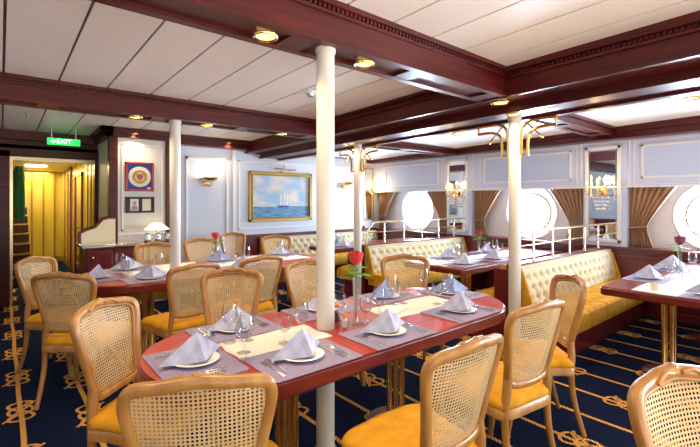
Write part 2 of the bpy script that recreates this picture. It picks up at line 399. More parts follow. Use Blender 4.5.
# back wall, box with the plaque, door wall, left wall
YB = 6.8
b = MB(); b.box(1.95, 6.62, YB, YB+.1, .87, 2.62)
struct('wall_back', b, 'white_wall')
b = MB(); b.box(3.1, 6.40, YB-.03, YB, 0, .87); b.box(3.1, 6.40, YB-.06, YB, .85, .89)
struct('baseboard_back', b, 'wainscot')
b = MB(); b.box(1.95, 3.1, YB, YB+.1, 0, .87)
struct('wall_back_lower', b, 'white_wall').name = 'wall_back'
b = MB()
frame_y(b, YB, 2.26, 2.98, .30, 2.20, .045, .02); frame_y(b, YB, 3.16, 5.02, .98, 2.20, .03); frame_y(b, YB, 5.14, 6.1, .98, 2.20, .03)
b.box(3.05, 3.11, YB-.02, YB, .0, 2.36)
struct('trim_10', b, 'white_trim', bevel=.004)
b = MB(); b.box(1.19, 1.99, 6.6, 7.7, 0, 2.44)
struct('wall_left_box', b, 'warm_lit_wall').name = 'wall_back'
b = MB()
for (xa, xb, ya, yb, za, zb) in ((1.15, 1.26, 6.56, 6.68, 0, 2.42), (1.90, 2.03, 6.56, 6.80, 0, 2.42)): b.box(xa, xb, ya, yb, za, zb)
b.box(1.10, 2.06, 6.52, 6.62, 2.38, 2.50); b.box(1.04, 2.06, 6.46, 6.62, 2.44, 2.56)
b.box(1.10, 1.20, 6.52, 7.7, 2.38, 2.50); b.box(1.04, 1.20, 6.46, 7.7, 2.44, 2.56)
struct('trim_11', b, 'beam_wood', bevel=.006)
b = MB(); frame_y(b, 6.6, 1.31, 1.86, 1.06, 2.30, .022, .012); b.box(1.26, 1.90, 6.58, 6.6, 1.0, 1.03); struct('trim_12', b, 'white_trim')
b = MB(); b.box(-2.6, -.02, 7.7, 7.8, 0, 2.56); b.box(-.02, 1.3, 7.7, 7.8, 2.12, 2.56)
struct('wall_back_door', b, 'beam_wood').name = 'wall_back'
b = MB(); b.box(-.06, .10, 7.62, 7.80, 0, 2.2); b.box(1.14, 1.20, 7.64, 7.80, 0, 2.15); b.box(-.06, 1.2, 7.62, 7.8, 2.12, 2.24)
b.box(-.3, 1.12, 7.5, 7.72, 2.36, 2.5)
d1 = struct('door_1', b, 'beam_wood')
b = MB(); b.box(.10, .135, 7.66, 7.82, 0, 2.12); b.box(.10, 1.14, 7.64, 7.7, 2.07, 2.12); part('door_lining', b, 'pale_brass', d1)
b = MB(); b.box(-2.7, -2.6, -1.8, 7.8, 0, 2.75)
struct('wall_left', b, 'white_wall')
b = MB(); b.box(-2.62, -2.56, -1.8, 7.7, 0, .88); struct('baseboard_left', b, 'wainscot')
# corridor beyond the door
b = MB(); b.box(1.16, 1.26, 7.8, 14, 0, 2.3); struct('wall_corridor_right', b, 'corridor_wall').name = 'wall_right'
b = MB(); b.box(-.30, -.2, 7.8, 14, 0, 2.3); struct('wall_corridor_left', b, 'corridor_wall').name = 'wall_left'
b = MB(); b.box(.34, 1.2, 12.5, 12.6, 0, 2.3); b.box(-.3, .4, 13.9, 14, 0, 2.3); b.box(.34, .44, 12.5, 14, 0, 2.3); struct('wall_corridor_end', b, 'corridor_wall').name = 'wall_back'
b = MB(); b.box(-.3, 1.26, 7.7, 14, 2.2, 2.3); struct('ceiling_corridor', b, 'ceiling_panel').name = 'ceiling'
b = MB(); b.box(1.13, 1.16, 9.0, 9.08, 0, 2.0); b.box(1.13, 1.16, 9.9, 9.98, 0, 2.0); b.box(1.13, 1.16, 9.0, 9.98, 1.95, 2.02); b.box(1.13, 1.16, 10.6, 10.66, 0, 2.2)
for y in (8.1, 8.45, 11.2, 11.8): b.box(1.15, 1.16, y, y+.03, 0, 2.2)
d2 = struct('door_2', b, 'wainscot')
part('door_panel', MB().box(1.148, 1.158, 9.08, 9.9, .05, 1.95), 'bevel_mirror', d2)
part('door_handle', MB().box(1.08, 1.15, 9.2, 9.24, .98, 1.0).box(1.08, 1.095, 9.2, 9.32, .98, 1.0), 'brass', d2)
b = MB()
for xx in (.56, .78, 1.0): b.box(xx, xx+.03, 12.47, 12.5, 0, 2.2)
b.box(.34, 1.16, 12.47, 12.5, 0, .12); struct('trim_13', b, 'gold')

# ---------------------------------------------------------------- white posts
def post(x, y, r, ztop, label):
    t = thing('column', label, 'column', (x, y, 0), 0, 'white round columns holding up the beams')
    part('column_shaft', MB().lathe([(r*1.0, 0), (r, ztop-.0)], 28), 'column_paint', t)
    part('column_base', MB().lathe([(r*1.45, 0), (r*1.45, .03), (r*1.1, .06), (r*1.0, .06)], 28), 'steel', t)
    part('column_collar', MB().lathe([(r, ztop-.03), (r*1.12, ztop-.025), (r*1.12, ztop), (r, ztop)], 28), 'column_paint', t)
post(1.46, 1.97, .053, 2.385, 'thick white round column passing through the big oval table nearest the camera')
post(1.43, 4.62, .055, 2.345, 'white round column passing through the back oval table')
post(3.85, 2.10, .057, 2.31, 'white round column at the end of the right hand cream bench, with brass brackets')
post(3.86, 4.45, .055, 2.285, 'white round column behind the red rose, at the end of the far cream bench')

# ---------------------------------------------------------------- lamps
def downlight(x, y, z, label, spot=1, r=.062):
    t = thing('downlight', label, 'ceiling light', (x, y, z), 0, 'recessed brass downlights')
    part('light_ring', MB().lathe([(r*.8, -.004), (r*1.05, -.012), (r*1.15, -.004), (r*1.15, .004), (r*.8, .004)], 24, close=True), 'brass', t)
    part('light_lens', MB().lathe([(.001, -.006), (r*.85, -.003)], 24), 'lamp_glow', t)
    if spot:
        l = bpy.data.lights.new('downlight_bulb', 'SPOT'); l.energy = 34*spot; l.color = (1, .74, .44); l.spot_size = 2.5; l.spot_blend = .8; l.shadow_soft_size = .06
        o = bpy.data.objects.new('downlight_bulb', l); COL.objects.link(o); o.parent = t; o.location = (0, 0, -.03)
downlight(1.09, 2.01, 2.378, 'round brass downlight in the beam left of the nearest white column')
downlight(1.80, 2.01, 2.378, 'round brass downlight in the beam right of the nearest white column')
downlight(3.42, 2.00, 2.37, 'round brass downlight where the two big beams meet', 1, .075)
downlight(-.1, 2.01, 2.378, 'round brass downlight in the big beam, outside the left edge of the picture')
for x in (-.9, .5, 1.9): downlight(x, -.67, 2.438, 'round brass downlight in the beam over the camera', 1.3)
downlight(5.02, .97, cz2(.97), 'oval looking brass downlight in the planked ceiling above the right hand window table', 1, .07)
downlight(4.88, 3.51, cz2(3.5), 'brass downlight in the planked ceiling above the middle window table', 1, .07)
downlight(1.05, 4.66, 2.343, 'brass downlight in the second beam, left of its column')
downlight(1.78, 4.66, 2.343, 'brass downlight in the second beam, right of its column')
downlight(2.75, 4.66, 2.343, 'brass downlight in the second beam seen behind the nearest column')
downlight(1.45, 6.51, 2.437, 'small downlight in the cornice above the round crest plaque', .9, .05)
downlight(2.9, 6.60, 2.447, 'small downlight in the cornice above the framed seascape', .5, .05)
downlight(3.70, 2.03, 2.308, 'amber downlight beside the top of the right hand bracketed column', .6, .06)
downlight(3.70, 4.40, 2.278, 'amber downlight beside the top of the far bracketed column', .6, .06)
for y in (8.6, 10.4):
    single('corridor_light', MB().box(.38, .72, y, y+.28, 2.17, 2.2).mesh('corridor_light', 'corridor_glow'), 'bright rectangular light panel in the corridor ceiling, ' + ('the nearer one' if y < 9 else 'the farther one'), 'ceiling light', group='corridor light panels')
t = thing('smoke_detector', 'small white smoke detector on the ceiling left of the nearest column', 'smoke detector', (2.38, 3.46, cz(3.46)))
part('detector_base', MB().lathe([(.06, 0), (.06, -.012), (.045, -.02)], 20), 'paper', t); part('detector_head', MB().lathe([(.04, -.02), (.035, -.045), (.015, -.055), (.001, -.055)], 20), 'steel', t)
t = thing('sprinkler', 'small sprinkler on the ceiling above the green exit sign', 'sprinkler', (.25, 6.2, cz(6.2)))
part('sprinkler_body', MB().lathe([(.035, 0), (.035, -.006), (.01, -.01), (.008, -.04)], 12), 'steel', t); part('deflector', MB().lathe([(.03, -.045), (.03, -.05)], 12), 'steel', t)

def sconce_bowl(x, label):
    t = thing('wall_sconce', label, 'wall lamp', (x, YB, 1.80), 0, 'brass wall lamps with frosted bowls')
    part('back_plate', MB().lathe([(.045, 0), (.045, -.012), (.02, -.025)], 16, (0, 0, -.02), 'y'), 'brass', t)
    b = MB(); b.sweep(spline([(0, -.01, -.03), (0, -.06, -.05), (0, -.10, -.02), (0, -.10, .0)]), .008); b.sphere((0, -.10, -.075), .016)
    for s in (-1, 1): b.sweep(spline([(0, -.06, -.05), (s*.04, -.07, -.07), (s*.07, -.07, -.03), (s*.045, -.07, -.01)]), .006)
    part('bracket', b, 'brass', t)
    b = MB(); b.lathe([(.012, 0), (.07, .008), (.13, .04), (.15, .075), (.146, .075), (.125, .044), (.068, .014), (.001, .006)], 28, (0, -.11, -.01)); 
    o = part('lamp_bowl', b, 'brass', t)
    part('lamp_diffuser', MB().lathe([(.001, .062), (.12, .060), (.142, .070), (.12, .074), (.001, .080)], 24, (0, -.11, -.01)), 'shade_glow', o)
    l = bpy.data.lights.new('sconce_bulb', 'POINT'); l.energy = 2.4; l.color = (1, .80, .52); l.shadow_soft_size = .04
    q = bpy.data.objects.new('sconce_bulb', l); COL.objects.link(q); q.parent = t; q.location = (0, -.12, .12)
sconce_bowl(2.60, 'brass wall lamp with frosted bowl left of the framed seascape')
sconce_bowl(5.49, 'brass wall lamp with frosted bowl right of the framed seascape')

def candle_sconce(y, label):
    t = thing('candle_sconce', label, 'wall lamp', (6.352, y, 1.62), 0, 'five light crystal wall lamps on the mirrors')
    part('back_plate', MB().lathe([(.05, 0), (.05, -.01), (.02, -.03)], 16, (0, 0, 0), 'x'), 'brass', t)
    for i, (dy, dz, dx) in enumerate(((-.17, .0, -.07), (-.09, .07, -.13), (0, .02, -.16), (.09, .07, -.13), (.17, .0, -.07))):
        arm = part('arm', MB().sweep(spline([(-.02, 0, 0), (dx*.5, dy*.4, -.06), (dx, dy, -.04), (dx, dy, dz)]), .007, 6), 'brass', t)
        part('drip_pan', MB().lathe([(.008, dz-.005), (.026, dz+.004), (.024, dz+.008), (.008, dz+.006)], 12, (dx, dy, 0)), 'crystal', arm)
        part('candle', MB().lathe([(.009, dz), (.009, dz+.09)], 8, (dx, dy, 0)), 'cream', arm)
        part('bulb', MB().lathe([(.004, dz+.09), (.013, dz+.105), (.011, dz+.125), (.001, dz+.15)], 8, (dx, dy, 0)), 'bulb_glow', arm)
        b = MB()
        for k in range(3): b.sphere((dx, dy, dz-.04-.035*k), .009, 6, (1, 1, 1.6))
        part('crystal_drop', b, 'crystal', arm)
    b = MB()
    for k in range(9):
        a = PI*k/8
        for j in range(4): b.sphere((-.05-.05*math.sin(a), .11*math.cos(a)*(1-.18*j), -.09-.05*j), .010, 6, (1, 1, 1.8))
    q = part('crystal_swag', b, 'crystal', t)
    l = bpy.data.lights.new('sconce_bulbs', 'POINT'); l.energy = 3; l.color = (1, .70, .36); l.shadow_soft_size = .06
    q = bpy.data.objects.new('sconce_bulbs', l); COL.objects.link(q); q.parent = t; q.location = (-.19, 0, .16)
def mirror_x(y, label):
    t = thing('wall_mirror', label, 'mirror', (6.38, y, 0), 0, 'tall white framed mirrors between the windows')
    b = MB(); frame_x(b, 0, -.225, .225, .92, 2.24, .045, .02); part('mirror_frame', b, 'white_trim', t, bevel=.005)
    part('mirror_glass', MB().box(-.010, -.002, -.18, .18, .965, 2.195), 'mirror', t)
    b = MB(); frame_x(b, -.008, -.18, .18, .965, 2.195, .02, .004); part('mirror_bevel', b, 'bevel_mirror', t)
mirror_x(2.19, 'tall mirror with candle lamp behind the right hand cream bench')
mirror_x(4.58, 'tall mirror with candle lamp between the two middle windows')
mirror_x(-.19, 'tall mirror between windows outside the right edge of the picture')
candle_sconce(2.19, 'brass candle wall lamp with crystals on the mirror behind the right hand bench')
candle_sconce(4.58, 'brass candle wall lamp with crystals on the mirror between the middle windows')
t = thing('wall_mirror', 'narrow gold framed mirror panel in the far corner beside the bracketed column', 'mirror', (6.22, YB, 0))
b = MB(); frame_y(b, 0, -.13, .13, 1.05, 2.2, .03, .02); part('mirror_frame', b, 'brass', t); part('mirror_glass', MB().box(-.1, .1, -.008, -.002, 1.08, 2.17), 'mirror', t)
t = thing('candle_sconce', 'gold candle lamp glowing on the narrow mirror in the far corner', 'wall lamp', (6.2, YB-.01, 1.7))
part('back_plate', MB().lathe([(.04, 0), (.04, -.012), (.02, -.02)], 14, (0, 0, 0), 'y'), 'brass', t)
for dx, dz in ((-.09, 0), (0, .06), (.09, 0)):
    arm = part('arm', MB().sweep(spline([(0, -.02, 0), (dx*.6, -.08, -.07), (dx, -.10, dz)]), .008, 6), 'brass', t)
    part('candle', MB().lathe([(.009, dz), (.009, dz+.09)], 8, (dx, -.10, 0)), 'cream', arm); part('bulb', MB().lathe([(.004, dz+.09), (.014, dz+.105), (.001, dz+.15)], 8, (dx, -.10, 0)), 'bulb_glow', arm)
l = bpy.data.lights.new('sconce_bulbs', 'POINT'); l.energy = 6; l.color = (1, .70, .36); l.shadow_soft_size = .06
q = bpy.data.objects.new('sconce_bulbs', l); COL.objects.link(q); q.parent = t; q.location = (0, -.2, .12)

# ---------------------------------------------------------------- curtains
def curtain(y0, s, label):
    """y0: edge beside the mirror pier, s: direction towards the window"""
    t = thing('curtain', label, 'curtain', (6.46, y0, 0), 0, 'tan tied back curtains')
    nf = 7
    def fn(u, v):
        z = .885+(1.70-.885)*v
        tie = 1.14
        if z > tie: k = ((z-tie)/(1.70-tie))**1.15; wd = .19+.34*k; o = .02
        else: k = (tie-z)/(tie-.885); wd = .19+.07*k; o = .02
        amp = .022
        return (amp*math.sin(2*PI*nf*u)-.01*math.sin(PI*v), s*(o+wd*u), z)
    b = MB(); b.grid(70, 24, fn); o = part('curtain_fabric', b, 'curtain', t)
    sm = o.modifiers.new('thick', 'SOLIDIFY'); sm.thickness = .004
    b = MB(); pth = []
    for i in range(25):
        a = 2*PI*i/24; pth.append((.045*math.cos(a)-.0, s*(.115+.115*math.sin(a)), 1.14+.015*math.sin(a)*1))
    b.sweep(pth[:-1], .022, 8, True, (0, 0, 1), .4); part('tieback', b, 'curtain', t)
nm = {2.17: 'mirror behind the right hand bench', 4.55: 'mirror between the middle windows', -.19: 'mirror outside the right edge'}
for p in PIERS:
    for s in (-1, 1): curtain(p+s*.265, s, 'tan curtain tied back on the %s side of the %s' % ('right' if s < 0 else 'left', nm[p]))
curtain(6.74, -1, 'tan pleated curtain tied back at the far corner of the window wall')

# ---------------------------------------------------------------- framed things on the back wall
t = thing('painting', 'gold framed seascape of a sailing ship on blue water', 'painting', (4.02, YB-.002, 1.56))
b = MB(); frame_y(b, 0, -.67, .67, -.45, .45, .05, .035); frame_y(b, 0, -.62, .62, -.40, .40, .02, .055); part('picture_frame', b, 'gold', t, bevel=.006)
b = MB(); b.grid(2, 2, lambda u, v: (-.61+1.22*u, -.014, -.39+.78*v)); b.box(-.61, .61, -.012, -.004, -.39, .39); cv = part('canvas', b, 'seascape', t, smooth=False)
b = MB(); 
b.plate([(-.09, -.20), (.10, -.20), (.13, -.17), (-.11, -.165)], lambda a, c, d: (a+.03, d, c), -.020, -.014); b.cur = 1
for mx_, hs in ((-.05, (.07, .07, .06)), (.015, (.08, .08, .07)), (.08, (.06, .06, .05))):
    z = -.15
    for i, h in enumerate(hs):
        wd = .024-.005*i; b.plate([(mx_-wd, z), (mx_+wd, z), (mx_+wd*.8, z+h), (mx_-wd*.8, z+h)], lambda a, c, d: (a+.03, d, c), -.020, -.015); z += h+.008
part('painted_ship', b, ['blue_card', 'paper'], cv, smooth=False)
t = thing('picture_lamp', 'small brass lamp over the framed seascape', 'picture lamp', (4.02, YB, 2.02))
part('lamp_arm', MB().sweep(spline([(0, 0, 0), (0, -.03, .08), (0, -.10, .12), (0, -.13, .05)]), .007).sphere((0, -.005, 0), .02), 'brass', t)
part('lamp_tube', MB().lathe([(.018, -.22), (.018, .22)], 12, (0, -.13, .04), 'x'), 'brass', t)
t = thing('crest_plaque', 'red framed round crest on a blue ground on the wall above the sideboard', 'plaque', (1.545, 6.6, 1.835))
b = MB(); frame_y(b, 0, -.19, .19, -.21, .21, .028, .03); part('picture_frame', b, 'red_frame', t, bevel=.004)
bk = part('mount', MB().box(-.17, .17, -.012, -.002, -.19, .19), 'blue_card', t)
part('crest_disc', MB().lathe([(.001, -.022), (.145, -.022), (.15, -.012), (.15, -.01)], 32, (0, 0, 0), 'y'), 'cream', t)
b = MB(); b.lathe([(.085, -.022), (.085, -.028), (.066, -.028), (.066, -.022)], 28, (0, 0, 0), 'y', True)
for k in range(20): a = 2*PI*k/20; b.sphere((.09*math.cos(a), -.024, .09*math.sin(a)), .012, 6, (1, .4, 1))
b.plate([(-.045, .045), (.045, .045), (.045, -.01), (.025, -.045), (0, -.06), (-.025, -.045), (-.045, -.01)], lambda a, c, d: (a, d, c), -.032, -.022)
part('crest', b, 'gold', t)
part('crest_shield', MB().plate([(-.03, .03), (.03, .03), (.03, -.01), (0, -.045), (-.03, -.01)], lambda a, c, d: (a, d, c), -.036, -.031), 'red_frame', t)
part('plate_label', MB().box(.10, .15, -.016, -.012, -.175, -.15), 'paper', t)
t = thing('photo_frame', 'black double frame with a portrait and a page, below the round crest', 'picture frame', (1.55, 6.6, 1.43))
b = MB(); frame_y(b, 0, -.19, .19, -.115, .115, .02, .025); b.box(-.006, .012, -.025, 0, -.11, .11); part('picture_frame', b, 'black', t)
part('mount', MB().box(-.18, .18, -.01, -.002, -.105, .105), 'dark_wood', t)
ph = part('portrait', MB().box(-.13, -.02, -.014, -.01, -.085, .085), 'paper', t)
part('portrait_figure', MB().lathe([(.001, -.018), (.028, -.018), (.028, -.014)], 16, (-.075, 0, .025), 'y').plate([(-.12, -.08), (-.03, -.08), (-.04, -.02), (-.06, -.005), (-.09, -.005), (-.11, -.02)], lambda a, c, d: (a, d, c), -.018, -.014), 'skin_tone', ph)
part('printed_page', MB().box(.03, .145, -.014, -.01, -.085, .085), 'cream', t)
t = thing('exit_sign', 'lit green exit sign hanging in front of the doorway', 'sign', (.68, 7.05, 2.31))
part('sign_box', MB().box(-.19, .19, -.03, .03, -.045, .045), 'exit_green', t, bevel=.006)
for s in (-1, 1): part('hanger', MB().box(s*.14-.005, s*.14+.005, -.005, .005, .045, cz(7.05)-2.31), 'steel', t)
cu = bpy.data.curves.new('exit_text', 'FONT'); cu.body = 'EXIT'; cu.size = .085; cu.extrude = .002; cu.align_x = 'CENTER'; cu.align_y = 'CENTER'
to = bpy.data.objects.new('tmp', cu); COL.objects.link(to)
dg = bpy.context.evaluated_depsgraph_get(); me = bpy.data.meshes.new_from_object(to.evaluated_get(dg)); bpy.data.objects.remove(to)
me.materials.clear(); me.materials.append(M['sign_white'])
o = link('sign_text', me, t, (.0, -.033, 0)); o.rotation_euler = (PI/2, 0, 0)
b = MB(); b.plate([(-.155, .0), (-.12, .03), (-.12, .01), (-.10, .01), (-.10, -.01), (-.12, -.01), (-.12, -.03)], lambda a, c, d: (a, d, c), -.034, -.03); part('sign_arrow', b, 'sign_white', t)

# corridor dressing
t = thing('staircase', 'brass edged staircase rising on the left of the corridor', 'stairs', (-.19, 9.2, 0))
for k in range(8):
    s_ = part('step', MB().box(0, .62, .28*k, .28*k+.30, .17*k, .17*(k+1)-.01), 'dark_wood', t)
    part('nosing', MB().box(0, .62, .28*k-.012, .28*k+.02, .17*(k+1)-.02, .17*(k+1)+.004), 'brass', s_)
t = thing('hanging_jacket', 'green jacket hanging inside the corridor', 'jacket', (.22, 8.3, 1.2))
def jf(u, v):
    a = 2*PI*u; r = .16*(1-.35*v**3)*(1+.12*math.sin(a*6)); return (.45*r*math.cos(a), r*math.sin(a), .82*v)
part('jacket_body', MB().grid(40, 12, jf), 'green_cloth', t); part('hanger', MB().sweep(spline([(0, -.1, .78), (0, 0, .84), (0, .1, .78)]), .008).sweep(spline([(0, 0, .84), (0, 0, .90), (-.03, 0, .93), (-.44, 0, .93)]), .004), 'steel', t)

# ---------------------------------------------------------------- sideboard with counter
t = thing('sideboard', 'dark red sideboard with steel edged counter below the crest plaque', 'sideboard', (0, 0, 0))
part('cabinet_body', MB().box(.80, 1.42, 6.06, 6.56, .08, .90).box(.84, 1.40, 6.1, 6.56, 0, .08), 'wainscot', t, bevel=.004)
part('counter_top', MB().box(.76, 1.46, 6.00, 6.58, .90, .94), 'silver', t, bevel=.006)
for i, xa in enumerate((.82, 1.12)):
    d = part('cabinet_door', MB().box(xa, xa+.28, 6.04, 6.06, .12, .87), 'wainscot', t, bevel=.004)
    part('knob', MB().sphere((xa+(.06 if i == 0 else .22), 6.02, .78), .018), 'brass', d)
prof = [(.80, .94), (.80, 1.06), (.86, 1.10), (.98, 1.14), (1.06, 1.24), (1.14, 1.26), (1.22, 1.26), (1.22, .94)]
part('splash_board', MB().plate(prof, lambda a, c, d: (a, d, c), 6.52, 6.55), 'cream', t)
part('splash_edge', MB().sweep([(a, 6.52, c) for a, c in prof[:-1]], .022, 8, False, (0, 1, 0)), 'wainscot', t)
t = thing('side_table', 'narrow dark side shelf with metal jugs beside the sideboard', 'side table', (1.72, 6.28, 0))
part('table_top', MB().box(-.2, .25, -.16, .2, .86, .90), 'dark_wood', t, bevel=.004)
for sx in (-.17, .22):
    for sy in (-.13, .17): part('leg', MB().box(sx-.015, sx+.015, sy-.015, sy+.015, 0, .86), 'dark_wood', t)
jug = MB().lathe([(.001, 0), (.035, 0), (.045, .03), (.042, .08), (.028, .12), (.034, .14), (.030, .14), (.024, .12), (.038, .08), (.001, .01)], 18)
jug.sweep(spline([(.03, 0, .125), (.07, 0, .12), (.075, 0, .07), (.042, 0, .045)]), .005, 6)
jm = jug.mesh('metal_jug', 'silver')
for k, x in enumerate((1.56, 1.70, 1.84)): single('metal_jug', jm, 'shiny metal jug on the dark side shelf, ' + ('left of its row', 'middle of its row', 'right of its row')[k], 'jug', (x, 6.24, .90), .4*k, 'metal jugs on the side shelf')
t = thing('table_lamp', 'lamp with wide white shade on the side shelf left of the far left column', 'lamp', (1.72, 6.38, .90))
part('lamp_base', MB().lathe([(.05, 0), (.05, .015), (.012, .03), (.012, .18)], 16), 'brass', t); part('lamp_shade', MB().lathe([(.06, .27), (.17, .18), (.165, .178), (.055, .266)], 24, close=True), 'shade_glow', t)

# ---------------------------------------------------------------- benches and partitions
def tuft(u, v, nu, nv, dep):
    a, c = u*nu, v*nv; d = 1e9
    for j in range(int(c)-1, int(c)+3):
        for i in range(int(a)-1, int(a)+3):
            x = i+(.5 if j % 2 else 0); d = min(d, math.hypot((a-x), (c-j)))
    s = a+c*.5; t_ = a-c*.5; cr = min(abs(s-round(s)), abs(t_-round(t_)))
    return -dep*math.exp(-(d/.22)**2)-dep*.35*math.exp(-(cr/.09)**2)
def bench(x0, x1, yb, s, label, back_mat='cream_velvet', depth=.56):
    """back plane at yb, seat extends by s*depth"""
    t = thing('banquette', label, 'bench', ((x0+x1)/2, yb, 0), 0, 'button tufted banquettes')
    L = x1-x0; h = L/2; nu = max(3, int(L/.14)); 
    b = MB(); b.grid(nu*8, 36, lambda u, v: (-h+L*u, s*(.13-.07*v+.02*math.sin(PI*v)+tuft(u, v*.999, nu, 4, .030)-.02*max(0, (abs(u-.5)-.485)/.015)**2-.03*max(0, (v-.9)/.1)**2), .42+.41*v))
    b.box(-h, h, min(0, s*.06), max(0, s*.06), .40, .832)
    o = part('backrest', b, back_mat, t, ang=70)
    for sg in (-1, 1): part('backrest_side', MB().plate([(0, .36), (.20, .36), (.17, .50), (.085, .78), (.05, .84), (0, .84)], lambda a, c, d: (d, s*a, c), sg*h-.012, sg*h+.012), 'gold_velvet', t, bevel=.008)
    b = MB(); nu2 = nu
    b.grid(nu2*8, 30, lambda u, v: (-h+L*u, s*(.10+(depth-.10)*v), .455+tuft(u, v*.999, nu2, 3, .026)-.03*max(0, (v-.9)/.1)**2-.02*max(0, (abs(u-.5)-.485)/.015)**2))
    y_a, y_b = sorted((s*.06, s*depth))
    b.grid(nu2*4, 8, lambda u, v: (-h+L*u, s*(depth+.012*math.sin(PI*v)), .285+.145*v)); b.box(-h+.001, h-.001, y_a, y_b, .285, .42)
    part('seat', b, 'gold_velvet', t, ang=70)
    y_a, y_b = sorted((s*.02, s*(depth-.12)))
    part('plinth', MB().box(-h+.05, h-.02, y_a, y_b, .0, .285), 'wainscot', t)
    return t
bench(3.95, 6.36, 2.14, -1, 'cream and gold buttoned banquette facing the camera beside the right hand window table')
bench(3.95, 6.36, 2.24, 1, 'gold buttoned banquette seen behind the right hand bracketed column, facing away')
bench(4.05, 6.36, 4.50, -1, 'cream buttoned banquette behind the middle window table')
bench(4.05, 6.36, 4.60, 1, 'gold buttoned banquette backing the middle one, facing the back wall')
bench(3.55, 6.33, 6.74, -1, 'long buttoned banquette against the back wall under the seascape')
bench(4.15, 6.36, -.24, 1, 'buttoned banquette at the near side of the right hand window table', 'gold_velvet', .5)
def partition(x0, y, label):
    t = thing('partition', label, 'partition', (x0, y, 0), 0, 'dark red partitions with brass rails')
    part('partition_panel', MB().box(-.02, 6.37-x0, -.046, .046, 0, .85).box(-.034, -.014, .0, .17, 0, .80), 'wainscot', t, bevel=.006)
    rl = []
    L = 6.36-x0
    part('gallery_rail', MB().sweep(spline([(0.07, 0, .84), (.08, 0, .99), (.15, 0, 1.11), (.32, 0, 1.165), (L*.5, 0, 1.165), (L, 0, 1.165)], 8), .016, 10), 'pale_brass', t)
    part('gallery_rail', MB().sweep([(.10, 0, 1.02), (L, 0, 1.02)], .010, 8), 'pale_brass', t)
    n = 5
    for k in range(1, n+1):
        x = L*k/(n+.3); part('rail_post', MB().lathe([(.018, .85), (.018, .86), (.011, .87), (.011, 1.15)], 10, (x, 0, 0)), 'pale_brass', t)
partition(3.95, 2.19, 'dark red partition with brass gallery rail between the two right hand benches')
partition(4.05, 4.55, 'dark red partition with brass gallery rail behind the middle window table')

def bracket(x, y, z, s, label):
    t = thing('coat_bracket', label, 'bracket', (x, y, z), 0, 'curved brass brackets on the columns')
    for k, (o1, zz) in enumerate(((.07, .13), (.135, .055))):
        part('bracket_tube', MB().sweep(spline([(0, s*o1, -.20), (0, s*o1, -.20+.17*(1-k*.3)), (0, s*(o1+.02), zz-.06+.01*k), (0, s*(o1+.075), zz-.015), (0, s*(o1+.15), zz), (0, s*.40, zz)], 6), .014, 8, False, (1, 0, 0)), 'brass', t)
    part('cross_piece', MB().sweep([(0, s*.07, -.195), (0, s*.135, -.195)], .009, 8).sweep([(0, s*.40, .14), (0, s*.40, .045)], .009, 8).sweep([(0, s*.05, -.10), (0, s*.075, -.10)], .012, 8), 'brass', t)
    part('hook', MB().sweep([(0, s*.10, .13), (0, s*.27, -.04)], .007, 8).sphere((0, s*.27, -.045), .016), 'brass', t)
for (x, y, z, nmx) in ((3.85, 2.10, 2.13, 'right hand bench'), (3.86, 4.45, 2.10, 'far bench')):
    bracket(x, y, z, -1, 'curved brass bracket on the right side of the column at the %s' % nmx)
    bracket(x, y, z, 1, 'curved brass bracket on the left side of the column at the %s' % nmx)

# ---------------------------------------------------------------- tables
def stadium(x0, x1, y0, y1, r, n=14):
    P = []
    for cx, cy, a0 in ((x1-r, y1-r, 0), (x0+r, y1-r, 90), (x0+r, y0+r, 180), (x1-r, y0+r, 270)):
        for k in range(n+1): a = math.radians(a0+90*k/n); P.append((cx+r*math.cos(a), cy+r*math.sin(a)))
    return P
def table(name, label, x0, x1, y0, y1, r, peds, grp=None, apron=.08, wood='table_wood'):
    t = thing(name, label, 'table', ((x0+x1)/2, (y0+y1)/2, 0), 0, grp)
    hx, hy = (x1-x0)/2, (y1-y0)/2; cx, cy = (x0+x1)/2, (y0+y1)/2
    o = part('table_top', MB().prism(stadium(-hx+.012, hx-.012, -hy+.012, hy-.012, max(r-.012, .01)), .742, .751), wood, t)
    b = MB(); b.prism(stadium(-hx, hx, -hy, hy, r), .75-apron, .746); e = part('table_edge', b, 'rim_wood', t); bev(e, .012, 3)
    for px, py in peds:
        b = MB(); qx, qy = px-cx, py-cy
        for dx, dy in ((-.03, -.03), (.03, -.03), (.03, .03), (-.03, .03)): b.lathe([(.026, .04), (.019, .06), (.019, .66), (.026, .69)], 12, (qx+dx, qy+dy, 0))
        pd = part('pedestal', b, 'brass', t)
        part('pedestal_foot', MB().lathe([(.19, 0), (.19, .012), (.12, .03), (.08, .045), (.001, .045)], 28, (qx, qy, 0)), 'rim_wood', pd)
        part('pedestal_plate', MB().box(qx-.12, qx+.12, qy-.12, qy+.12, .685, .697), 'steel', pd)
    return t
table('oval_table', 'large polished red oval dining table around the nearest white column', .47, 2.97, 1.50, 2.46, .46, ((1.13, 1.86), (2.06, 1.98)))
table('oval_table', 'long polished oval dining table around the far left column', .52, 3.22, 4.03, 5.20, .5, ((1.12, 4.45), (2.6, 4.6)))
table('window_table', 'red wood booth table at the middle window with napkins and a rose', 3.80, 6.32, 2.68, 3.52, .03, ((4.5, 3.1), (5.8, 3.1)), apron=.07, wood='dark_table_wood')
table('window_table', 'red wood booth table at the right edge of the picture with a purple rose', 3.99, 6.32, .48, 1.40, .04, ((4.42, 1.0), (5.8, .95)), apron=.07, wood='dark_table_wood')
table('window_table', 'red wood booth table in the far corner behind the nearest column', 3.86, 6.30, 5.0, 5.68, .03, ((4.5, 5.35), (5.8, 5.35)), apron=.06, wood='dark_table_wood')

